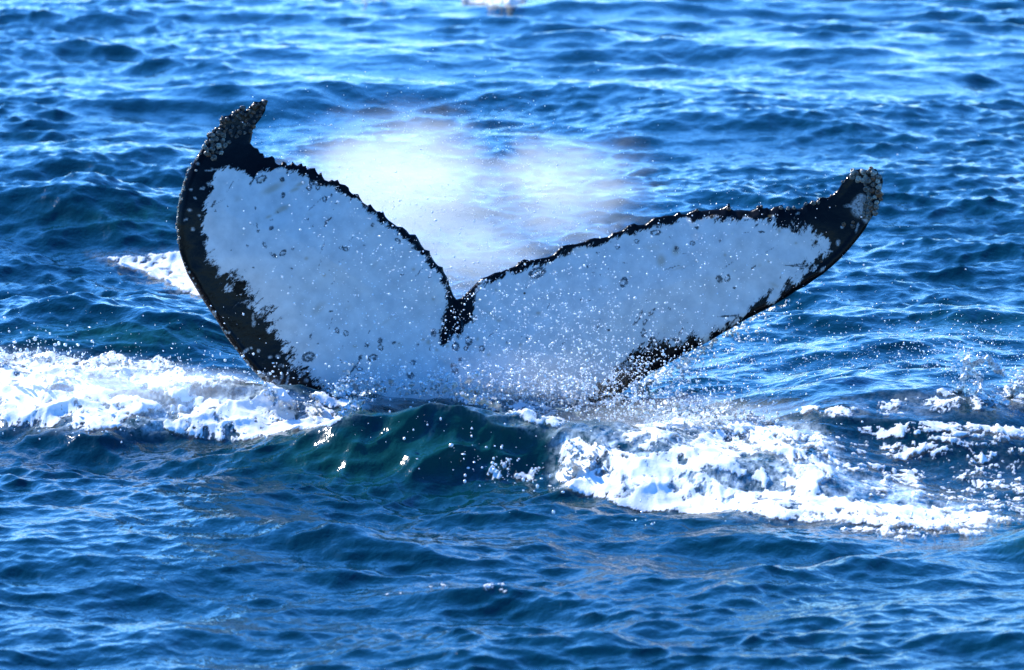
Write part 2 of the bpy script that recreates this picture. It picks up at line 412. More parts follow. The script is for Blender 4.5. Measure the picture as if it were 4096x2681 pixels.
foam_patch('foam', [
  ([(1285,1088),(1312,1022),(1345,1018),(1372,1038),(1400,1040),(1490,1058),(1600,1080),(1640,1115),(1705,1150),(1700,1188),(1640,1200),(1560,1190),(1480,1190),(1420,1170),(1340,1150),(1290,1120)], 1.0, 6),
  ([(1480,1058),(1600,1030),(1700,975),(1760,985),(1850,1045),(1930,1085),(1945,1110),(1900,1130),(1920,1150),(2050,1170),(2250,1185),(2310,1192),(2290,1225),(2200,1240),(2000,1222),(1850,1218),(1700,1190),(1600,1110)], .84, 9),
  ([(1420,1010),(1550,950),(1700,940),(1800,985),(1900,1000),(1960,1060),(1900,1120),(1700,1100),(1500,1060)], .46, 14),
  ([(1640,1140),(1800,1140),(1900,1150),(2100,1178),(2260,1190),(2200,1225),(1950,1215),(1760,1200),(1660,1180)], .98, 7),
  ([(1150,1085),(1190,1060),(1290,1075),(1320,1150),(1250,1135),(1180,1110)], .22, 8),
  ], [([(1630,1092),(1700,1100),(1790,1122),(1850,1142),(1750,1150),(1680,1130)], .9, 8), ([(1700,1050),(1800,1060),(1860,1090),(1820,1115),(1720,1095)], .55, 12)],
  (.0105, .022), .010, .010, 'churned white foam patch in front of the right fluke', 2, 1.2)
foam_patch('foam', [
  ([(1960,1000),(2060,985),(2150,978),(2250,982),(2330,990),(2440,995),(2440,1010),(2300,1020),(2200,1035),(2110,1025),(2000,1012)], .74, 9),
  ([(1880,1000),(2440,1000),(2440,1190),(2200,1180),(1950,1150)], .29, 20),
  ([(1880,1225),(2150,1215),(2300,1188),(2440,1190),(2340,1225),(2260,1255),(2150,1262),(2000,1250)], .30, 12),
  ([(1100,1105),(1180,1060),(1290,1085),(1330,1150),(1200,1140)], .10, 15),
  ([(2150,1170),(2440,1165),(2440,1195),(2200,1195)], .30, 10),
  ], [], (.011, .02), .012, .02, 'thin broken foam flecks spread right of the churned patch', 3, .5, 1.15)
foam_patch('foam', [
  ([(1070,912),(1130,915),(1180,925),(1240,930),(1290,955),(1330,990),(1300,1000),(1230,985),(1190,975),(1120,950),(1060,935)], .62, 9),
  ([(790,935),(830,912),(880,903),(950,908),(1070,915),(1060,935),(960,918),(880,925),(830,955),(800,965)], .60, 9),
  ([(690,930),(760,905),(860,898),(820,930),(770,955)], .55, 12),
  ], [], (.0105, .022), .010, .014, 'shaded bluish foam along the crest at the foot of the tail', 4)
foam_patch('foam', [
  ([(1800,965),(1860,935),(1960,945),(2100,925),(2180,900),(2260,905),(2330,915),(2440,885),(2440,935),(2300,960),(2100,972),(1900,975)], .34, 12),
  ([(2320,890),(2380,875),(2440,870),(2440,930),(2340,935)], .6, 10),
  ], [], (.0105, .022), .010, .014, 'shaded low foam ridge at the right edge behind the flecks', 5)
foam_patch('foam', [
  ([(240,602),(300,594),(360,590),(425,588),(560,600),(560,700),(452,690),(425,680),(380,655),(330,637),(285,622)], .95, 7),
  ], [], (.013, .03), .014, .015, 'distant sunlit whitecap behind the left leading edge', 6)
foam_patch('foam', [
  ([(1070,-30),(1225,-30),(1222,8),(1190,22),(1120,14),(1075,6)], .9, 5),
  ([(820,-10),(900,0),(900,8),(820,6)], .3, 5)], [], (.03, .07), .06, .05, 'small pale whitecap cut by the top edge of the picture', 7)
foam_patch('foam', [  # white flecks modelled as foam in place of sun glints
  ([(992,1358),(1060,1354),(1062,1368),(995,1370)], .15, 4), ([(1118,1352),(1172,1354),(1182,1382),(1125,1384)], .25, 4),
  ([(876,1378),(935,1378),(935,1388),(876,1388)], .05, 3)], [], (.009, .015), .006, .008, 'tiny white foam flecks standing in for sun glints on a foreground wave', 8, .6, .35)

# ------------------------------------------------------------------ whale tail
def cr(ox, oy, pts): return [(ox + u*.54622, oy + v*.54622) for u, v in pts]
A = lambda p: cr(600, 300, p); B = lambda p: cr(600, 1000, p); C = lambda p: cr(1700, 600, p)
D = lambda p: cr(2500, 600, p); E = lambda p: cr(1700, 1350, p)
LEAD_L = B([(1420,1900),(1420,1550),(1300,1350),(1150,1220),(1000,1110),(905,1040),(830,960),(760,890),(690,810),(640,745),(560,640),(490,520),(400,390),(340,290),(270,170),(240,90)]) + \
    A([(213,1282),(197,1180),(190,1090),(197,1000),(215,900),(240,800),(270,720),(310,640),(350,580),(385,530),(410,490),(430,440),(470,395),(512,372),(512,325),(532,300),(575,296),(615,268),(650,246),(672,232),(700,262),(742,222),(762,195),(800,198),(835,178)])
TRAIL_L = A([(852,200),(845,260),(810,320),(770,370),(750,410),(745,460),(735,500),(760,530),(790,540),(805,572),(830,575),(838,605),(870,602),(895,593),(912,610),(920,645),(945,658),(960,655),(975,633),(997,643),(1005,662),(1030,655),(1045,633),(1060,655),(1078,664),(1100,650),(1112,648),(1120,668),(1142,665),(1150,692),(1172,684),(1208,682),(1217,705),(1232,728),(1255,712),(1264,745),(1280,770),(1308,780),(1332,767),(1350,778),(1375,767),(1390,797),(1430,806),(1455,825),(1462,852),(1480,870),(1525,873),(1540,905),(1557,932),(1592,957),(1615,947),(1635,975),(1660,1000),(1708,1000),(1722,1035),(1745,1062),(1780,1087),(1810,1110),(1850,1114),(1880,1140),(1900,1167),(1945,1169),(1965,1202),(1985,1242),(2010,1277),(2048,1288),(2055,1320),(2080,1362),(2110,1397),(2145,1408),(2150,1440),(2175,1480),(2190,1520)]) + \
    B([(2205,290),(2225,340),(2245,362)])
TRAIL_R = C([(265,1085),(300,1050),(340,1010),(385,965),(415,940),(460,925),(510,900),(560,890),(610,870),(660,850),(700,815),(725,800),(755,806),(790,805),(840,795),(900,785),(940,765),(975,730),(1000,705),(1040,695),(1100,690),(1160,675),(1200,655),(1240,645),(1290,645),(1340,635),(1375,608),(1410,600),(1450,585),(1482,555),(1530,538),(1560,550),(1610,545),(1640,525),(1680,495),(1720,490),(1760,480),(1820,478),(1862,452),(1875,467),(1910,470),(1945,450),(2000,428),(2010,446),(2060,440),(2110,435),(2160,430),(2200,410),(2228,388),(2240,430),(2260,442),(2310,438)]) + \
    D([(915,445),(935,436),(962,425),(977,406),(1000,408),(1010,427),(1040,422),(1060,436),(1090,415),(1120,409),(1152,402),(1165,432),(1185,427),(1200,410),(1215,427),(1240,407),(1255,432),(1290,427),(1310,400),(1327,376),(1345,392),(1370,368),(1400,375),(1420,350),(1450,345),(1480,350),(1520,330),(1560,290),(1590,240),(1630,195),(1670,150),(1700,145)])
LEAD_R = D([(1735,138),(1765,148),(1800,138),(1840,140),(1855,172),(1880,185),(1890,230),(1880,280),(1872,300),(1880,340),(1866,390),(1845,410),(1838,450),(1810,490),(1785,530),(1765,570),(1730,620),(1690,670),(1640,730),(1580,795),(1520,850),(1450,910),(1380,955),(1320,1000),(1250,1035),(1180,1085),(1100,1130),(1040,1165),(960,1205),(880,1245),(790,1300),(710,1345),(620,1400),(540,1440),(450,1490),(380,1530)]) + \
    E([(1760,205),(1680,250),(1580,310),(1500,360),(1430,410),(1330,470),(1200,560),(1050,680),(960,800),(900,1000),(880,1400)])
OUT = LEAD_L + TRAIL_L + TRAIL_R + LEAD_R
WHITE = A([(515,700),(600,665),(680,715),(760,745),(800,705),(870,690),(1000,705),(1080,715),(1150,745),(1230,785),(1330,825),(1400,855),(1450,905),(1520,935),(1600,990),(1680,1055),(1750,1105),(1830,1165),(1900,1210),(1960,1280),(2020,1340),(2080,1415),(2130,1475),(2165,1540)]) + \
    B([(2165,400),(2155,520),(2130,590),(2100,640),(2140,690),(2230,640),(2300,620)]) + \
    C([(290,1290),(350,1250),(380,1215),(350,1130),(375,1060),(405,1005),(440,968),(560,922),(700,880),(760,855),(860,838),(960,805),(1040,750),(1180,708),(1300,682),(1420,645),(1520,612),(1620,592),(1760,548),(1900,515),(2000,500),(2100,505),(2250,510)]) + \
    D([(915,515),(1050,530),(1200,540),(1330,585),(1420,590),(1400,680),(1470,720),(1440,780),(1390,800),(1350,850),(1290,900),(1250,955),(1170,985),(1150,1035),(1090,1075),(1000,1085),(950,1125),(880,1165),(860,1215),(800,1270),(700,1310),(580,1372),(480,1355),(400,1390),(340,1385),(280,1372),(200,1420),(120,1440),(60,1500),(20,1550)]) + \
    E([(1540,120),(1480,200),(1380,290),(1280,340),(1230,400),(1100,560),(900,800),(800,1400)]) + \
    B([(1560,1900),(1560,1300),(1400,1060),(1270,1010),(1210,950),(1150,895),(1090,850),(1020,740),(950,640),(900,540),(850,450),(780,380),(700,310),(620,220),(520,150),(440,60)]) + \
    A([(430,1260),(395,1190),(380,1080),(405,960),(425,860),(470,740)])
OUT = np.array(OUT); WHITE = np.array(WHITE)
def resample(P, step, closed=True):
    P = np.asarray(P, float); out = []
    n = len(P) if closed else len(P) - 1
    for i in range(n):
        a, b = P[i], P[(i+1) % len(P)]; k = max(1, int(np.ceil(np.hypot(*(b-a))/step)))
        for j in range(k): out.append(a + (b - a)*j/k)
    return np.array(out)
OB = resample(OUT, 6.0)
gs = 5.2
gx, gy = np.meshgrid(np.arange(OUT[:, 0].min(), OUT[:, 0].max(), gs), np.arange(OUT[:, 1].min(), OUT[:, 1].max(), gs*.9))
gx[1::2] += gs/2
G = np.stack([gx.ravel(), gy.ravel()], -1)
G = G[inside(G, OUT)]
G = G[seg_dist(G, OUT) > 3.2]
allp = np.concatenate([OB, G])
cdt = delaunay_2d_cdt([Vector(p) for p in allp], [], [list(range(len(OB)))], 1, 1e-4)
vv = np.array([tuple(v) for v in cdt[0]]); ff = np.array([f for f in cdt[2] if len(f) == 3], np.int64)
MM = 1.587e-3
dl = np.minimum(seg_dist(vv, LEAD_L, False), seg_dist(vv, LEAD_R, False))*MM
dt = np.minimum(seg_dist(vv, TRAIL_L, False), seg_dist(vv, TRAIL_R, False))*MM
de = np.minimum(dl, dt)
edge = seg_dist(vv, OUT) < .6
X, Y = vv[:, 0], vv[:, 1]
base = (1600 - Y)*MM                                   # rough height over the water
lat = (X - 1828)*MM
core = np.exp(-(lat/.75)**2)*sm(1150, 1750, Y)
H = .055 + .045*np.exp(-(lat/1.0)**2) + .20*core
h = H*(.5*np.sqrt(np.clip(dl/.035, 0, 1)) + .5*sm(0, .5, dl))*np.clip(dt/(.42 + .2*core), 0, 1)**.75
h = np.where(edge, 0.0, h + .0035*np.sqrt(np.clip(de/.006, 0, 1)))
# how the blades stand in space
depth = 0.02 + .16*base - .05*sm(0, 2.0, -lat)*(-lat) - .28*sm(0, 2.3, lat)*lat
depth += .30*np.exp(-((X - 1120)/260.)**2)*sm(1100, 500, Y) * 0.6      # left tip curls back
depth += .05*np.exp(-((lat + .02)/.16)**2)*sm(1850, 1150, Y)            # furrow behind the notch
rel = .009*samp(NS, X/3600, Y/3600) + .0012*samp(NH, X/2600, Y/2600)
Pf = at_y(X, Y, depth - h - np.where(edge, 0, rel*np.clip(de/.05, 0, 1)))
Pb = at_y(X, Y, depth + h)
nV = len(vv); inner = np.where(~edge)[0]
mp = np.arange(nV); mp[inner] = nV + np.arange(len(inner))
V = np.concatenate([Pf, Pb[inner]])
cen = vv[ff[:, 0]]
area = np.cross(vv[ff[:, 1]] - vv[ff[:, 0]], vv[ff[:, 2]] - vv[ff[:, 0]])
ff = np.where((area < 0)[:, None], ff, ff[:, ::-1])    # photo y runs down
bf = mp[ff][:, ::-1]
FF = np.concatenate([ff, bf])
# pigment
sd_w = sdist(vv, WHITE)
def streak_soft(v):
    return 28 + 85*np.exp(-((v[:, 0] - 950)/260.)**2)*sm(900, 1200, v[:, 1]) + 40*np.exp(-((v[:, 0] - 3250)/260.)**2) + 50*np.exp(-((v[:, 0] - 2650)/240.)**2)*sm(1200, 1350, v[:, 1])
dark = np.clip(.5 - sd_w/(2*streak_soft(vv)), 0, 1)
spot = np.zeros(nV); pale = np.zeros(nV); och = np.zeros(nV)
def ell(x, y, rx, ry, an):
    c, s = math.cos(R(an)), math.sin(R(an)); a = (c*(X - x) + s*(Y - y))/rx; b = (-s*(X - x) + c*(Y - y))/ry
    return np.sqrt(a*a + b*b)
def dark_spot(p, rx, ry, an=0, ring=0, k=1.0):
    global spot
    x, y = p; e = ell(x, y, rx, ry, an)
    spot = np.maximum(spot, k*(1 - sm(.65, 1.15, e)) if not ring else k*np.maximum(1 - sm(.12, .5, np.abs(e - .8)), .9*(1 - sm(.35, .8, ell(x + rx*.35, y + ry*.25, rx*.7, ry*.6, an + 30)))))
def pale_spot(p, rx, ry, an=0):
    global pale
    pale = np.maximum(pale, 1 - sm(.7, 1.2, ell(*p, rx, ry, an)))
def ochre(p, rx, ry, an=0, k=.8):
    global och
    och = np.maximum(och, k*(1 - sm(.2, 1.3, ell(*p, rx, ry, an))))
for pt, rx, ry, an, ring in [((740,790),18,6,-55,0),((815,765),22,14,-30,1),((970,765),12,13,-40,0),((975,880),10,14,10,0),((1185,790),12,12,0,1),((1230,825),9,12,20,1),((1165,830),12,9,0,1),
    ((465,945),20,6,-60,0),((480,998),5,5,0,0),((565,965),5,5,0,0),((790,1145),8,9,0,0),((785,1105),4,12,-15,0),((888,1125),10,12,40,0),((840,1245),13,6,55,1),((905,1320),20,9,35,0),((972,1305),17,11,-35,1),
    ((1285,1090),22,6,-65,0),((1310,1060),20,5,-40,0),((1150,1055),9,6,0,0),((1630,1100),8,9,0,0),((1815,1215),14,9,40,1),((1925,1255),14,10,0,1),((1438,1275),14,9,0,1),((1400,1265),10,8,0,1),((1035,1420),7,5,30,0),((757,1410),5,4,0,0),((695,1432),4,4,0,0),((677,1480),7,6,0,0),((1330,880),6,6,0,0),((1280,910),10,12,0,1),((770,975),6,6,0,0),((715,1248),4,4,0,0)]:
    dark_spot(A([pt])[0], rx, ry, an, ring)
for pt, rx, ry, an, ring in [((1160,785),26,19,-15,1),((1165,795),16,9,10,0),((1175,635),5,14,15,0),((1230,685),5,4,0,0),((1370,590),10,12,0,1),((1435,610),10,12,0,1),((1590,695),14,10,-60,0),((1685,665),11,14,0,0),((1690,715),12,12,0,1),((1785,680),12,7,-30,0),((1630,790),20,14,-20,1),((1540,790),9,16,30,0),((1490,870),38,6,-52,0),((1440,930),26,5,-55,0),((1535,875),12,9,0,1),((1505,935),10,9,0,1),((1910,920),20,16,0,0),((1925,825),12,10,0,1),((2230,870),14,22,-30,1),((2070,600),10,14,20,0),((2240,710),14,18,0,1),((2130,680),5,14,0,0),((2050,720),4,12,0,0),((855,430),10,12,0,1),((2330,700),8,18,20,0),((2270,800),8,12,0,0),((1450,375),4,4,0,0),((1325,450),10,4,-10,0)]:
    dark_spot(B([pt])[0], rx, ry, an, ring)
for pt, rx, ry, an, ring in [((820,900),34,20,-20,1),((830,905),18,12,0,0),((1550,670),10,9,0,1),((1455,970),15,20,20,1),((1560,1230),34,7,-58,1),((1610,1260),14,8,-60,1),((1660,1190),20,7,-45,1),((1600,1340),12,18,0,1),((1345,1320),8,7,0,0),((1265,1290),6,8,0,0),((1842,720),10,10,0,0),((1960,683),12,9,0,1),((1990,570),10,7,0,0),((2155,945),17,18,0,0),((2215,940),10,16,20,1),((2265,1010),8,6,0,0),((1145,1100),7,7,0,0),((1690,605),22,10,0,1),((1265,755),8,6,0,0),((1410,715),10,6,0,1),((415,1455),12,12,0,1),((220,1440),12,18,0,1),((65,1340),10,16,0,1),((320,1400),14,18,0,1),((180,1370),8,24,0,0),((270,1270),6,20,0,0),((300,1455),10,10,0,1)]:
    dark_spot(C([pt])[0], rx, ry, an, ring)
for pt, rx, ry, an, ring in [((940,860),18,4,-40,0),((1240,850),46,4,5,0),((1290,845),26,6,5,1),((1322,570),12,12,0,0),((1000,600),16,6,10,0),((765,1215),55,5,-4,0),((830,1225),26,8,25,0),((1080,1018),4,4,0,0),((520,570),9,6,0,0),((380,1395),30,10,20,0),((1195,1010),20,10,-60,0),((960,555),16,4,-45,0)]:
    dark_spot(D([pt])[0], rx, ry, an, ring)
for pt, rx, ry, an in [((755,490),5,16,0),((760,540),8,14,10),((880,785),9,6,-20),((938,780),9,8,0),((795,740),6,8,-20),((740,720),7,5,0),((700,740),18,6,-35),((820,920),18,8,-25),((868,910),7,9,10),((918,962),12,9,0),((1013,888),5,8,0),((965,930),6,14,15),((935,985),20,5,-55),((1010,940),5,16,15),((985,995),24,5,-55),((950,850),6,5,0),((975,850),6,6,30),((1145,957),10,8,-10),((860,945),6,8,0),((720,825),10,3,50),((740,855),10,3,50),((305,620),12,4,60),((470,465),12,6,60),((1078,1025),10,6,0),((570,605),10,6,0)]:
    pale_spot(B([pt])[0], rx, ry, an)
for pt, rx, ry, an in [((465,690),14,3,8),((385,832),12,6,-15),((430,700),18,3,-5),((290,990),10,6,10),((315,1130),8,8,0),((425,795),8,5,0),((330,900),8,4,30),((300,840),7,4,0),((350,650),8,5,10),((260,1060),10,4,-20),((360,1030),7,4,20)]:
    pale_spot(A([pt])[0], rx, ry, an)
for pt, rx, ry, an in [((1720,420),36,42,0),((1730,350),20,16,0),((1640,410),22,6,0),((1560,680),8,13,10),((1590,565),7,5,0),((1505,742),10,4,0),((1445,875),16,6,-40),((1765,480),18,30,0),((1265,465),8,4,-30),((1085,490),8,8,0),((555,520),20,4,-10),((1700,570),4,22,20)]:
    pale_spot(D([pt])[0], rx, ry, an)
for pt, rx, ry in [((1100,800),30,10),((1060,840),26,10),((970,980),40,14),((870,1038),18,8),((940,1000),24,9),((815,770),16,9),((965,775),10,12),((1145,1345),11,9),((1275,1465),9,9),((1930,1425),9,8),((900,830),60,18)]:
    ochre(A([pt])[0], rx, ry, -25)
for pt, rx, ry in [((1500,705),12,8),((2000,655),10,8),((2040,680),12,9),((2175,705),9,11),((2100,735),10,8),((2075,360),8,8),((1275,185),9,9)]:
    ochre(B([pt])[0], rx, ry)
for pt, rx, ry in [((840,895),18,12),((1280,1022),8,6),((520,1025),8,8),((165,1435),10,10),((85,1465),9,9),((600,1415),7,8),((700,1428),9,9),((465,1500),11,9),((385,1385),8,10),((830,1195),12,8),((25,1410),12,12),((540,1250),12,9)]:
    ochre(C([pt])[0], rx, ry)
for pt, rx, ry in [((733,770),8,8),((525,812),8,8),((1052,818),7,7),((1252,682),8,6),((1130,590),9,12),((1060,485),8,6),((265,810),22,30),((370,740),20,24),((640,490),9,9)]:
    ochre(D([pt])[0], rx, ry)
r_s = np.random.default_rng(77)
cand = vv[(sd_w > 25) & (Y < 1560)]
for q in cand[r_s.integers(len(cand), size=70)]:
    dark_spot(q, r_s.uniform(2.5, 6), r_s.uniform(2.5, 9), r_s.uniform(-90, 90), 0, r_s.uniform(.5, 1))
for q in cand[r_s.integers(len(cand), size=26)]:
    dark_spot(q, r_s.uniform(14, 46), r_s.uniform(2.2, 3.6), r_s.uniform(-75, -15) if q[0] < 1828 else r_s.uniform(-60, 30), 0, r_s.uniform(.5, .9))
for q in cand[r_s.integers(len(cand), size=22)]:
    ochre(q, r_s.uniform(8, 50), r_s.uniform(6, 22), r_s.uniform(-60, 60), r_s.uniform(.15, .5))
def whale_mat():
    s = M('whale_skin'); p = s.n('ShaderNodeBsdfPrincipled'); s.l(p.outputs[0], s.out.inputs[0])
    uv = s.attr('skin').outputs['Vector']
    dk = s.attr('dark').outputs['Fac']; sp_ = s.attr('spot').outputs['Fac']; pl = s.attr('pale').outputs['Fac']; oc = s.attr('ochre').outputs['Fac']
    st = s.noise(s.mapping(uv, (1, .20, 1)), 4.2, 7, .68, .3)      # brushed streaks
    fine = s.noise(s.mapping(uv, (1, .4, 1)), 22, 4, .6)
    cl = s.noise(uv, 1.6, 4, .55)
    blot = s.math('MULTIPLY', s.math('SUBTRACT', s.noise(s.mapping(uv, (1, .6, 1)), 2.1, 3, .6), .5), 3.6)
    nsum = s.math('ADD', s.math('MULTIPLY', st, .62), s.math('MULTIPLY', fine, .38))
    nsum = s.math('MULTIPLY', s.math('SUBTRACT', nsum, .5), 4.4)
    mid = s.math('SUBTRACT', 1.0, s.math('MULTIPLY', s.math('POWER', s.math('ABSOLUTE', s.math('MULTIPLY', s.math('SUBTRACT', dk, .5), 2.0)), 2.0), .97))
    b = s.math('ADD', s.math('MULTIPLY', s.math('SUBTRACT', dk, .5), 2.0), s.math('MULTIPLY', s.math('ADD', nsum, blot), mid))
    # keep fully dark / fully pale areas calm
    dmask = s.ramp(s.math('ADD', s.math('MULTIPLY', b, .9), .5), [(.30, (0, 0, 0)), (.66, (1, 1, 1))])
    blk = s.mix(cl, (.001, .0015, .002), (.003, .0035, .0045))
    wht = s.mix(s.ramp(cl, [(.3, (0, 0, 0)), (.7, (1, 1, 1))]), (.42, .42, .405), (.58, .57, .54))
    wht = s.mix(s.math('MULTIPLY', s.ramp(fine, [(.5, (0, 0, 0)), (.75, (1, 1, 1))]), .12), wht, (.25, .33, .40))
    c = s.mix(dmask, wht, blk)
    c = s.mix(s.math('MULTIPLY', oc, .62), c, (.30, .20, .09))
    brk = s.noise(uv, 9, 4, .65, .8)
    sf = s.math('MULTIPLY', s.math('POWER', sp_, .6), s.ramp(s.math('ADD', s.math('MULTIPLY', sp_, .8), s.math('MULTIPLY', s.math('SUBTRACT', brk, .5), 4.2)), [(.15, (0, 0, 0)), (.75, (1, 1, 1))]), True)
    c = s.mix(s.math('MULTIPLY', sf, .90), c, (.012, .025, .034))
    c = s.mix(s.math('MULTIPLY', pl, s.ramp(brk, [(.36, (.1, .1, .1)), (.56, (.75, .75, .75))])), c, (.42, .42, .40))
    s.l(c, p.inputs['Base Color'])
    p.inputs['Roughness'].default_value = .17; p.inputs['IOR'].default_value = 1.36; p.inputs['Specular IOR Level'].default_value = .16
    bm = s.n('ShaderNodeBump'); bm.inputs['Distance'].default_value = 1.0; bm.inputs['Strength'].default_value = 1.0
    geo = s.n('ShaderNodeNewGeometry')
    hN = s.math('ADD', s.math('MULTIPLY', s.noise(geo.outputs['Position'], 70, 3, .6), .0011), s.math('MULTIPLY', s.noise(geo.outputs['Position'], 18, 3, .5), .0032))
    hN = s.math('MULTIPLY', hN, s.math('ADD', s.math('MULTIPLY', dmask, .35), .35))
    s.l(hN, bm.inputs['Height']); s.l(bm.outputs[0], p.inputs['Normal'])
    return s.m
SKIN = whale_mat()
def two(a): return np.concatenate([a, a[inner]])
# skin coordinates: rotated so that the streaks run across the leading edges
th = np.where(X < 1828, R(-42), R(-58))
sk = np.stack([(np.cos(th)*X + np.sin(th)*Y)/100, (-np.sin(th)*X + np.cos(th)*Y)/100, np.zeros(nV)], -1)
# swap so that y is the streak direction
sk = np.stack([sk[:, 1], sk[:, 0], sk[:, 2]], -1)
backdark = np.concatenate([dark, np.ones(len(inner))])
whale = bpy.data.objects.new('humpback_whale', None); SC.collection.objects.link(whale)
tag(whale, 'humpback whale tail raised from the water, white underside with black serrated edges', 'whale')
sk2 = np.concatenate([sk, sk[inner]])
zer = lambda a: np.concatenate([a, a[inner]*0])
tail = mesh_obj('tail_fluke', V, FF, SKIN, whale, attrs={'dark': backdark, 'spot': zer(spot), 'pale': zer(pale), 'ochre': zer(och), 'skin': sk2})

# ------------------------------------------------------------------ barnacles
def barn_mat(name, c1, c2):
    s = M(name); p = s.n('ShaderNodeBsdfPrincipled'); s.l(p.outputs[0], s.out.inputs[0])
    geo = s.n('ShaderNodeNewGeometry')
    s.l(s.mix(s.ramp(s.noise(geo.outputs['Position'], 90, 4, .6), [(.35, (0,0,0)), (.65, (1,1,1))]), c1, c2), p.inputs['Base Color'])
    p.inputs['Roughness'].default_value = .35; return s.m
BM = [barn_mat('barnacle_grey', (.02,.018,.015), (.17,.16,.13)), barn_mat('barnacle_brown', (.015,.010,.008), (.16,.08,.035)), barn_mat('barnacle_dark', (.012,.012,.012), (.07,.06,.05)), barn_mat('barnacle_pale', (.10,.10,.08), (.38,.37,.31))]
def barnacle_mesh(seed, mat):
    r = np.random.default_rng(seed); n = 9
    rings = [(1.0, -.25), (.95, .15), (.72, .72), (.50, .86), (.38, .55), (.12, .42)]
    V = []
    wob = 1 + .13*r.standard_normal(n)
    for k, (rr, z) in enumerate(rings):
        for i in range(n):
            a = 2*math.pi*i/n; q = rr*(wob[i] if k < 4 else 1)*(1 + .05*r.standard_normal())
            V.append((q*math.cos(a), q*math.sin(a), z*(1 + .1*r.standard_normal())))
    F = [(k*n + i, k*n + (i+1) % n, (k+1)*n + (i+1) % n, (k+1)*n + i) for k in range(len(rings)-1) for i in range(n)]
    me = bpy.data.meshes.new('barnacle'); me.from_pydata(V, [], F + [tuple(range((len(rings)-1)*n, len(rings)*n))])
    me.materials.append(mat); me.polygons.foreach_set('use_smooth', [True]*len(me.polygons)); return me
BMESH = [[barnacle_mesh(10*m + k, BM[m]) for k in range(3)] for m in range(4)]
bvh = BVHTree.FromPolygons([Vector(v) for v in V], [tuple(f) for f in FF])
camv = Vector((0, CAM_Y, CAM_H))
def put_barnacle(px, rad, m, flat=1.0):
    d = Vector(ray(px[0], px[1])).normalized()
    loc, nor, i, dist_ = bvh.ray_cast(camv, d)
    if loc is None:
        t = (0.0 - CAM_Y)/d.y; q = camv + d*t
        loc, nor, i, dist_ = bvh.find_nearest(q, .6)
        if loc is None: return
    o = bpy.data.objects.new('barnacle', BMESH[m][rng.integers(3)]); SC.collection.objects.link(o); o.parent = whale
    nor = (nor + Vector(rng.normal(0, .22, 3))).normalized()
    o.matrix_world = Matrix.Translation(loc - nor*rad*.1) @ nor.to_track_quat('Z', 'Y').to_matrix().to_4x4() @ Matrix.Rotation(rng.uniform(0, 6.28), 4, 'Z') @ Matrix.Diagonal((rad, rad, rad*flat, 1))
def scatter(poly, n, r0, r1, ms, flat=1.0, mind=.85):
    poly = np.array(poly); got = []
    lo, hi = poly.min(0), poly.max(0); tries = 0
    while len(got) < n and tries < 6000:
        tries += 1; p = rng.uniform(lo, hi)
        if not inside(p[None], poly)[0]: continue
        r = rng.uniform(r0, r1)
        if any(np.hypot(p[0]-q[0], p[1]-q[1])*MM < (r + q[2])*mind for q in got): continue
        got.append((p[0], p[1], r)); put_barnacle(p, r, ms[rng.integers(len(ms))], flat)
scatter(A([(430,430),(510,380),(512,300),(600,270),(670,210),(740,230),(760,180),(850,180),(840,270),(770,360),(740,420),(650,440),(560,520),(500,600),(430,600),(390,540)]), 64, .010, .021, [0,2,2,1,1,2,2], 1.2)
scatter(A([(370,540),(440,420),(560,420),(560,520),(500,610),(430,610)]), 14, .014, .022, [3,0,0], 1.0)
scatter(D([(1660,150),(1840,130),(1900,190),(1885,330),(1850,430),(1790,540),(1740,480),(1780,330),(1760,260),(1700,220),(1650,220)]), 40, .014, .026, [0,3,3,1,0], 1.15, .75)
scatter(D([(1560,520),(1640,480),(1700,560),(1620,620)]), 3, .012, .017, [1,2])
for p, r in [((635,490),.012),((760,435),.014),((1000,415),.010),((1195,430),.013),((1240,425),.012),((1380,390),.016),((1418,385),.013),((1140,425),.012),((1325,395),.012),((975,418),.010),((1435,815),.009),((530,440),.010),((1510,335),.008),((1595,235),.010)]:
    put_barnacle(D([p])[0], r, int(rng.integers(2)), 1.1)
for p, r in [((690,830),.011),((730,1050),.008)]: put_barnacle(C([p])[0], r, 2)
# knobs along the left leading edge
le = resample(A([(205,1230),(192,1090),(200,1000),(218,900),(243,800),(275,720),(315,640),(355,580),(390,530)]), 14, False)
for q in le:
    put_barnacle((q[0] + rng.uniform(-2, 10), q[1] + rng.uniform(-6, 6)), rng.uniform(.006, .012), int(rng.integers(4)), .9)
le = resample(B([(240,90),(340,290),(490,520),(560,640),(690,810),(830,960)]), 30, False)
for q in le:
    put_barnacle((q[0] + rng.uniform(2, 9), q[1] + rng.uniform(-6, 6)), rng.uniform(.005, .010), int(rng.integers(2, 4)), .6)

# ------------------------------------------------------------------ spray droplets
OCT_V = np.array([(1,0,0),(-1,0,0),(0,1,0),(0,-1,0),(0,0,1),(0,0,-1)], float)
OCT_F = np.array([(0,2,4),(2,1,4),(1,3,4),(3,0,4),(2,0,5),(1,2,5),(3,1,5),(0,3,5)])
def ico():
    t = (1+5**.5)/2
    v = np.array([(-1,t,0),(1,t,0),(-1,-t,0),(1,-t,0),(0,-1,t),(0,1,t),(0,-1,-t),(0,1,-t),(t,0,-1),(t,0,1),(-t,0,-1),(-t,0,1)], float)
    f = np.array([(0,11,5),(0,5,1),(0,1,7),(0,7,10),(0,10,11),(1,5,9),(5,11,4),(11,10,2),(10,7,6),(7,1,8),(3,9,4),(3,4,2),(3,2,6),(3,6,8),(3,8,9),(4,9,5),(2,4,11),(6,2,10),(8,6,7),(9,8,1)])
    return v/np.linalg.norm(v[0]), f
ICO_V, ICO_F = ico()
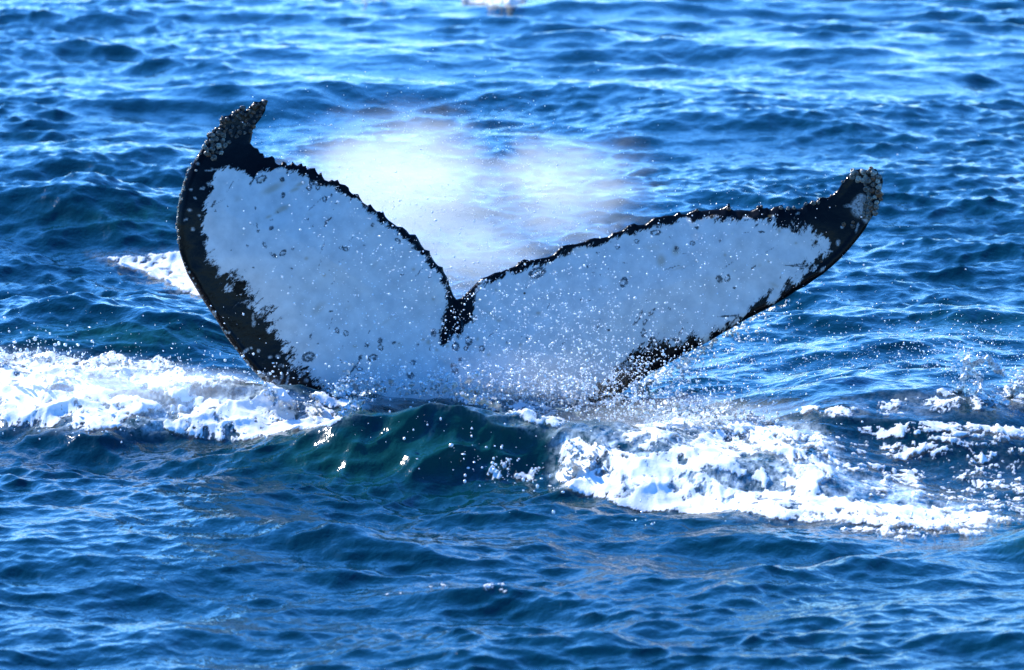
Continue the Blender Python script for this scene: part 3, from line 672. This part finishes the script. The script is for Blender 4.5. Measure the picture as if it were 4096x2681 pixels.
def drops(name, C_, rad, label, cat='spray'):
    big = rad > .0042
    Vs, Fs, off = [], [], 0
    for msk, bv, bf in ((~big, OCT_V, OCT_F), (big, ICO_V, ICO_F)):
        c, r = C_[msk], rad[msk]
        if not len(c): continue
        sc = np.stack([1 + .25*rng.standard_normal(len(c)), 1 + .2*rng.standard_normal(len(c)), 1 + .3*rng.standard_normal(len(c))], -1).clip(.5, 1.8)
        v = c[:, None, :] + bv[None]*(r[:, None]*sc)[:, None, :]
        Fs.append((bf[None] + (np.arange(len(c))*len(bv))[:, None, None] + off).reshape(-1, 3)); Vs.append(v.reshape(-1, 3)); off += len(c)*len(bv)
    o = mesh_obj(name, np.concatenate(Vs), np.concatenate(Fs), DROP); tag(o, label, cat, 'stuff'); return o
def cloud(n, cx, cy, sx, sy, y0, y1, r0, r1, an=0, clump=.0, pw=3.0):
    """n drops round photo position (2380-wide px) spread over depths y0..y1"""
    a, b = rng.standard_normal(n)*sx, rng.standard_normal(n)*sy
    c, s = math.cos(R(an)), math.sin(R(an))
    x = cx + c*a - s*b; y = cy + s*a + c*b
    if clump:
        k = samp(NZ2, x/420, y/300) ; keep = rng.uniform(size=n) < 1/(1 + np.exp(-3*clump*k)); x, y = x[keep], y[keep]
    d = rng.uniform(y0, y1, len(x)); p = at_y(x*S2F, y*S2F, d)
    r = 1.45*(r0 + (r1 - r0)*rng.uniform(size=len(x))**pw)
    m = p[:, 2] > -.02
    return p[m], r[m]
def gather(*cl): return np.concatenate([c[0] for c in cl]), np.concatenate([c[1] for c in cl])
P_, r_ = gather(
  cloud(3600, 1290, 760, 180, 95, -.9, -.25, .0014, .0055, 20, .8),
  cloud(1500, 1180, 830, 220, 60, -.9, -.3, .0016, .0050, 5, .6),
  cloud(3000, 1180, 890, 190, 26, -1.0, -.45, .0018, .0075, 3, .9, 3),
  cloud(500, 820, 900, 50, 22, -1.0, -.35, .0020, .0070, -20, .5, 2.5),
  cloud(900, 830, 560, 140, 110, -.8, -.15, .0014, .0048, 40, .5),
  cloud(700, 880, 690, 130, 90, -.8, -.2, .0016, .0050, 0, .4),
  cloud(1800, 1500, 700, 230, 110, -.9, -.2, .0012, .0045, -20, .8),
  cloud(7000, 1000, 470, 200, 115, .8, 2.4, .0012, .0032, 0, 1.0),
  cloud(500, 1250, 500, 180, 90, -.7, .6, .0014, .0042, 0, .3),
  cloud(500, 1750, 560, 150, 60, -.7, -.2, .0012, .0032, -20, .2))
drops('spray', P_, r_, 'fine glittering droplets hanging in front of the white flukes')
P_, r_ = gather(
  cloud(4200, 1480, 890, 130, 50, -1.3, .1, .0016, .0055, -10, .5),
  cloud(8000, 1640, 1000, 190, 48, -2.2, -.4, .0018, .0062, 12, .8),
  cloud(1500, 1330, 930, 110, 40, -1.3, -.2, .0016, .0065, 10, .5),
  cloud(1600, 1500, 1040, 200, 30, -2.4, -1.2, .0016, .0055, 5, .5))
drops('spray', P_, r_, 'dense sunlit spray thrown up below the right fluke')
P_, r_ = gather(
  cloud(3400, 1950, 860, 230, 50, -.9, .8, .0014, .0046, -3, .5),
  cloud(1800, 2230, 830, 110, 55, -.9, .8, .0014, .0046, 0, .5),
  cloud(600, 1850, 720, 220, 60, -.6, .8, .0012, .0046, 0, .3),
  cloud(420, 2250, 880, 26, 40, -1.3, -1.0, .0022, .0070, 0, .4),
  cloud(500, 2280, 925, 60, 16, -1.4, -.9, .0022, .0065, 0, .5),
  cloud(160, 2365, 890, 14, 22, -1.3, -1.0, .0025, .0070, 0, .3),
  cloud(900, 2100, 990, 200, 35, -1.6, -.3, .0014, .0048, 0, .5),
  cloud(120, 1700, 790, 70, 30, -.3, .3, .003, .010, -35, 0, 2))
drops('spray', P_, r_, 'light spray drifting over the water at the right')
P_, r_ = gather(
  cloud(700, 60, 820, 130, 28, -1.2, .2, .0018, .0075, 5, .5),
  cloud(500, 380, 850, 120, 30, -1.2, .2, .0016, .0060, 8, .5),
  cloud(500, 600, 905, 90, 30, -1.4, -.2, .0016, .0060, 15, .5),
  cloud(220, 300, 730, 250, 50, -.6, .6, .0012, .0035, 0, .3),
  cloud(600, 350, 985, 260, 18, -2.2, -.8, .0018, .0065, -3, .5))
drops('spray', P_, r_, 'sunlit drops leaping over the left foam bank')
P_, r_ = gather(  # drops, some put here as sun glints on the dark waves
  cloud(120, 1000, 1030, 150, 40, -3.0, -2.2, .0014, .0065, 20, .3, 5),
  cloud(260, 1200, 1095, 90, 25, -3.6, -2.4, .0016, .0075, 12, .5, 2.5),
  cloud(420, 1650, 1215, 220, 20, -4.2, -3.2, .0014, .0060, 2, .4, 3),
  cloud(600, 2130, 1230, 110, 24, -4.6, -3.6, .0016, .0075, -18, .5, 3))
drops('spray', P_, r_, 'bright drops over the dark water in front of the foam, some standing in for sun glints')

# ------------------------------------------------------------------ splash sheets and fingers
def splash(name, strokes, y, label, seed, thick=.02, rag=.35, mat=None, step=2.2):
    """strokes: [(x, y, r), ...] chains in 2380-wide px; negative r cuts a hole"""
    mat = mat or SPLASH
    pts = np.array([q for s_ in strokes for q in s_])
    x0, x1 = pts[:, 0].min() - 30, pts[:, 0].max() + 30; y0, y1 = pts[:, 1].min() - 30, pts[:, 1].max() + 30
    xs, ys = np.arange(x0, x1, step), np.arange(y0, y1, step)
    X, Y = np.meshgrid(xs, ys); Q = np.stack([X.ravel(), Y.ravel()], -1)
    f = np.full(len(Q), -1e3)
    for s_ in strokes:
        s_ = np.array(s_, float)
        for a, b in zip(s_[:-1], s_[1:]):
            ab = b[:2] - a[:2]; t = np.clip(((Q - a[:2])@ab)/max(ab@ab, 1e-6), 0, 1)
            d = np.linalg.norm(Q - a[:2] - t[:, None]*ab, axis=1); r = a[2] + (b[2] - a[2])*t
            if a[2] < 0: f = np.minimum(f, d + r)
            else: f = np.maximum(f, r - d)
    nse = samp(NB, Q[:, 0]/260 + seed*.3, Q[:, 1]/260)
    f = f + rag*9*nse + rag*4*samp(NZ2, Q[:, 0]/150, Q[:, 1]/150 + seed)
    ok = (f > 0).reshape(X.shape)
    cell = (ok[:-1, :-1].astype(int) + ok[:-1, 1:] + ok[1:, 1:] + ok[1:, :-1]) >= 3
    th = thick*np.sqrt(np.clip(f/9, 0, 1.6)) + .001
    yy = y + .10*samp(NZ, Q[:, 0]/500 + seed, Q[:, 1]/500) + .02*samp(NZ2, Q[:, 0]/200, Q[:, 1]/200)
    Pf = at_y(Q[:, 0]*S2F, Q[:, 1]*S2F, yy - th); Pb = at_y(Q[:, 0]*S2F, Q[:, 1]*S2F, yy + th)
    n = len(Q); idx = np.arange(n).reshape(X.shape)
    q4 = np.stack([idx[:-1, :-1][cell], idx[:-1, 1:][cell], idx[1:, 1:][cell], idx[1:, :-1][cell]], -1)
    # rim walls
    pad = np.zeros((cell.shape[0]+2, cell.shape[1]+2), bool); pad[1:-1, 1:-1] = cell
    walls = []
    c = pad[1:-1, 1:-1]
    for nb, (i0, i1) in ((pad[:-2, 1:-1], (idx[:-1, 1:], idx[:-1, :-1])), (pad[2:, 1:-1], (idx[1:, :-1], idx[1:, 1:])), (pad[1:-1, :-2], (idx[:-1, :-1], idx[1:, :-1])), (pad[1:-1, 2:], (idx[1:, 1:], idx[:-1, 1:]))):
        m = c & ~nb; a, b = i0[m], i1[m]; walls.append(np.stack([a, b, b + n, a + n], -1))
    F = np.concatenate([q4[:, ::-1], q4 + n] + walls)
    V = np.concatenate([Pf, Pb]); used = np.unique(F); mp = np.zeros(len(V), np.int64); mp[used] = np.arange(len(used))
    o = mesh_obj(name, V[used], mp[F], mat, smooth=False); tag(o, label, 'splash'); 
    if mat is FOAM:
        a = o.data.attributes.new('thick', 'FLOAT', 'POINT'); a.data.foreach_set('value', np.ones(len(used), np.float32))
    return o
splash('water_splash', [
   [(2252,812,3),(2250,832,9),(2245,855,12),(2240,875,8),(2234,900,8),(2225,925,18),(2200,945,20)],
   [(2245,855,9),(2265,846,7),(2285,838,8)], [(2240,878,6),(2262,868,6),(2280,882,6),(2277,905,7),(2285,930,18)],
   [(2190,940,12),(2240,930,22),(2290,935,20),(2320,950,8)], [(2298,832,8),(2318,855,12),(2332,868,7)], [(2205,905,2),(2210,925,8)]],
   -1.15, 'tall splash with a looped water finger near the right edge', 1, .02, .15)
splash('water_splash', [[(2378,862,5),(2370,882,7),(2390,890,10)], [(2335,925,8),(2365,905,12),(2420,900,20)], [(2345,895,3),(2350,915,6)]],
   -1.15, 'white splash cut off by the right edge of the picture', 2, .02, .4)
splash('water_splash', [[(1822,962,4),(1828,938,5),(1845,928,5),(1862,932,6),(1868,950,6)], [(1820,962,6),(1850,955,9),(1880,962,5)], [(1925,955,3),(1938,940,5),(1950,958,5)]],
   -.35, 'small glassy splash curling up right of the spray', 3, .02, .35)
splash('water_splash', [[(1322,1024,3),(1330,1045,9),(1335,1080,10)], [(1345,1032,4),(1352,1060,9)], [(1378,1058,6),(1392,1042,6),(1412,1040,5),(1430,1052,6),(1436,1080,6)], [(1310,1085,8),(1380,1082,8),(1440,1088,6)]],
   -2.6, 'white foam head with a horn rising from the right foam', 4, .03, .8, FOAM)
splash('water_splash', [[(1195,972,7),(1212,968,10),(1235,982,9),(1262,990,6)], [(1258,990,5),(1280,1005,4)]],
   -1.9, 'rounded bluish foam lump on the crest below the tail', 5, .04, .4, FOAM)
splash('water_splash', [[(1095,928,8),(1130,935,9),(1155,945,12),(1160,958,8)], [(1125,925,5),(1150,930,5)], [(1070,915,5),(1090,925,6)]],
   -1.4, 'ragged shaded foam lip under the notch of the tail', 6, .04, .6, FOAM)
splash('water_splash', [[(700,935,6),(725,942,8),(745,950,7)], [(728,925,3),(735,940,6)], [(612,898,4),(625,915,9),(655,935,9),(690,945,8)]],
   -1.1, 'brilliant foam climbing the foot of the left fluke', 7, .03, 1.0, FOAM)
splash('water_splash', [[(790,960,6),(815,935,6),(845,915,5),(880,905,3)], [(800,962,10),(825,950,9),(850,930,5)], [(820,915,4),(790,900,8),(775,925,5)]],
   -1.5, 'thin sheet of water peeling over the wave crest', 8, .02, .5)
splash('water_splash', [[(1832,700,2),(1760,735,2),(1700,772,3),(1640,805,3),(1560,850,3),(1490,885,3),(1440,910,4)], [(1600,832,4),(1585,850,8),(1600,870,5),(1575,880,3)], [(1540,862,4),(1520,885,6),(1480,905,7)]],
   .0, 'white water running off the lower edge of the right fluke', 10, .012, .4)
splash('water_splash', [[(1690,770,3),(1706,762,5),(1700,780,3)], [(1660,790,2),(1640,815,4),(1600,840,4),(1560,860,3),(1500,895,3)], [(1655,790,3),(1650,805,5)], [(1600,838,3),(1590,860,6),(1600,870,3)]],
   .05, 'thread of water dripping off the right leading edge', 9, .01, .35)

splash('water_splash', [[(760,905,6),(800,885,9),(830,905,10)], [(840,905,5),(900,895,7),(960,905,7)], [(800,880,3),(812,862,3)]],
   -.7, 'curl of shaded froth at the left root of the tail', 11, .02, 1.3, FOAM)
splash('water_splash', [[(980,905,6),(1050,900,9),(1120,905,9),(1200,912,8)], [(1010,885,3),(1040,875,4)], [(1090,890,4),(1105,872,3)]],
   -.75, 'torn shaded froth under the notch of the tail', 12, .02, 1.4, FOAM)
splash('water_splash', [[(1230,915,6),(1300,925,8),(1380,930,9),(1440,925,8)], [(1275,880,3),(1282,892,4),(1268,885,3)], [(1330,905,3),(1345,895,3)]],
   -.8, 'ragged froth at the right root of the tail', 13, .02, 1.4, FOAM)
splash('water_splash', [[(1480,960,6),(1560,945,8),(1650,955,8),(1720,960,7),(1790,980,6)], [(1570,930,3),(1590,915,4)], [(1690,945,3),(1700,925,3)]],
   -1.6, 'sunlit torn froth standing above the right foam', 14, .03, 1.5, FOAM)
splash('water_splash', [[(0,835,4),(60,828,6),(140,835,6)], [(250,832,3),(262,820,3)], [(370,845,4),(385,838,4),(400,850,5)], [(200,848,5),(310,842,6)]],
   -.6, 'sunlit ragged lip along the top of the left foam bank', 15, .03, 1.0, FOAM)

# ------------------------------------------------------------------ mist behind the tail
def mist(cx, cy, y, r, lobes, gain, label, cut=.16, nscale=2.1):
    c = at_y(cx*S2F, cy*S2F, y)
    r = Vector(r)
    n, m = 32, 16; V = [(0, 0, 1)]; 
    for j in range(1, m):
        for i in range(n):
            a, b = 2*math.pi*i/n, math.pi*j/m; V.append((math.sin(b)*math.cos(a), math.sin(b)*math.sin(a), math.cos(b)))
    V.append((0, 0, -1)); F = []
    for i in range(n): F.append((0, 1+i, 1+(i+1) % n)); F.append((len(V)-1, 1+(m-2)*n+(i+1) % n, 1+(m-2)*n+i))
    for j in range(m-2):
        for i in range(n): a = 1+j*n+i; b = 1+j*n+(i+1) % n; F.append((a, a+n, b+n)); F.append((a, b+n, b))
    s = M('spray_mist'); tc = s.n('ShaderNodeTexCoord'); ob = tc.outputs['Object']
    ln = s.n('ShaderNodeVectorMath', operation='LENGTH'); s.l(ob, ln.inputs[0])
    nz = s.noise(s.mapping(ob, (1.0, .8, 1.0), (0, .5, 0)), nscale, 7, .66, .5)
    def lobe(c, sc, amp):
        q = s.n('ShaderNodeVectorMath', operation='SUBTRACT'); s.l(ob, q.inputs[0]); q.inputs[1].default_value = c
        q2 = s.n('ShaderNodeVectorMath', operation='MULTIPLY'); s.l(q.outputs[0], q2.inputs[0]); q2.inputs[1].default_value = sc
        q3 = s.n('ShaderNodeVectorMath', operation='LENGTH'); s.l(q2.outputs[0], q3.inputs[0])
        return s.math('MULTIPLY', s.math('SUBTRACT', 1.0, q3.outputs['Value'], True), amp)
    lob = None
    for L_ in lobes:
        q = lobe(*L_); lob = q if lob is None else s.math('MAXIMUM', lob, q)
    e = s.math('SUBTRACT', 1.0, ln.outputs['Value'])
    v = s.math('ADD', s.math('MULTIPLY', lob, 1.5), s.math('MULTIPLY', s.math('SUBTRACT', nz, .5), 2.3))
    v = s.math('SUBTRACT', v, cut)
    den = s.math('MULTIPLY', s.math('MULTIPLY', s.math('MAXIMUM', v, 0.0), s.math('MULTIPLY', e, 3.0, True)), gain)
    pv = s.n('ShaderNodeVolumePrincipled'); pv.inputs['Color'].default_value = (.93, .98, 1, 1); pv.inputs['Anisotropy'].default_value = .35
    s.l(den, pv.inputs['Density']); s.l(pv.outputs[0], s.out.inputs['Volume'])
    o = mesh_obj('mist', V, F, s.m); o.location = c; o.scale = r
    tag(o, label, 'mist', 'stuff')
mist(1060, 470, 1.9, (1.65, .95, .78), [((-.24, 0, .05), (1.65, 1.1, 1.02), 1.0), ((.40, 0, .06), (1.8, 1.3, 1.4), .72), ((.10, 0, .0), (2.0, 1.3, 1.3), .6), ((.02, 0, -.45), (2.2, 1.3, 1.35), .9)], 1.25,
     'pale cloud of fine mist hanging behind the notch of the tail', .16, 3.6)
mist(1640, 985, -1.5, (1.15, .6, .20), [((0, 0, 0), (1, 1, 1), 1.0)], 0.6, 'bright low haze of spray over the right foam', .05, 3.0)
mist(1180, 870, -.75, (1.0, .3, .26), [((0, 0, -.2), (1, 1, 1), 1.0)], 0.45, 'thin shaded haze of spray at the foot of the tail', .05, 2.6)
mist(300, 905, -1.0, (1.1, .6, .16), [((0, 0, 0), (1, 1, 1), 1.0)], 0.9, 'thin haze of spray over the left foam bank', .05, 3.0)
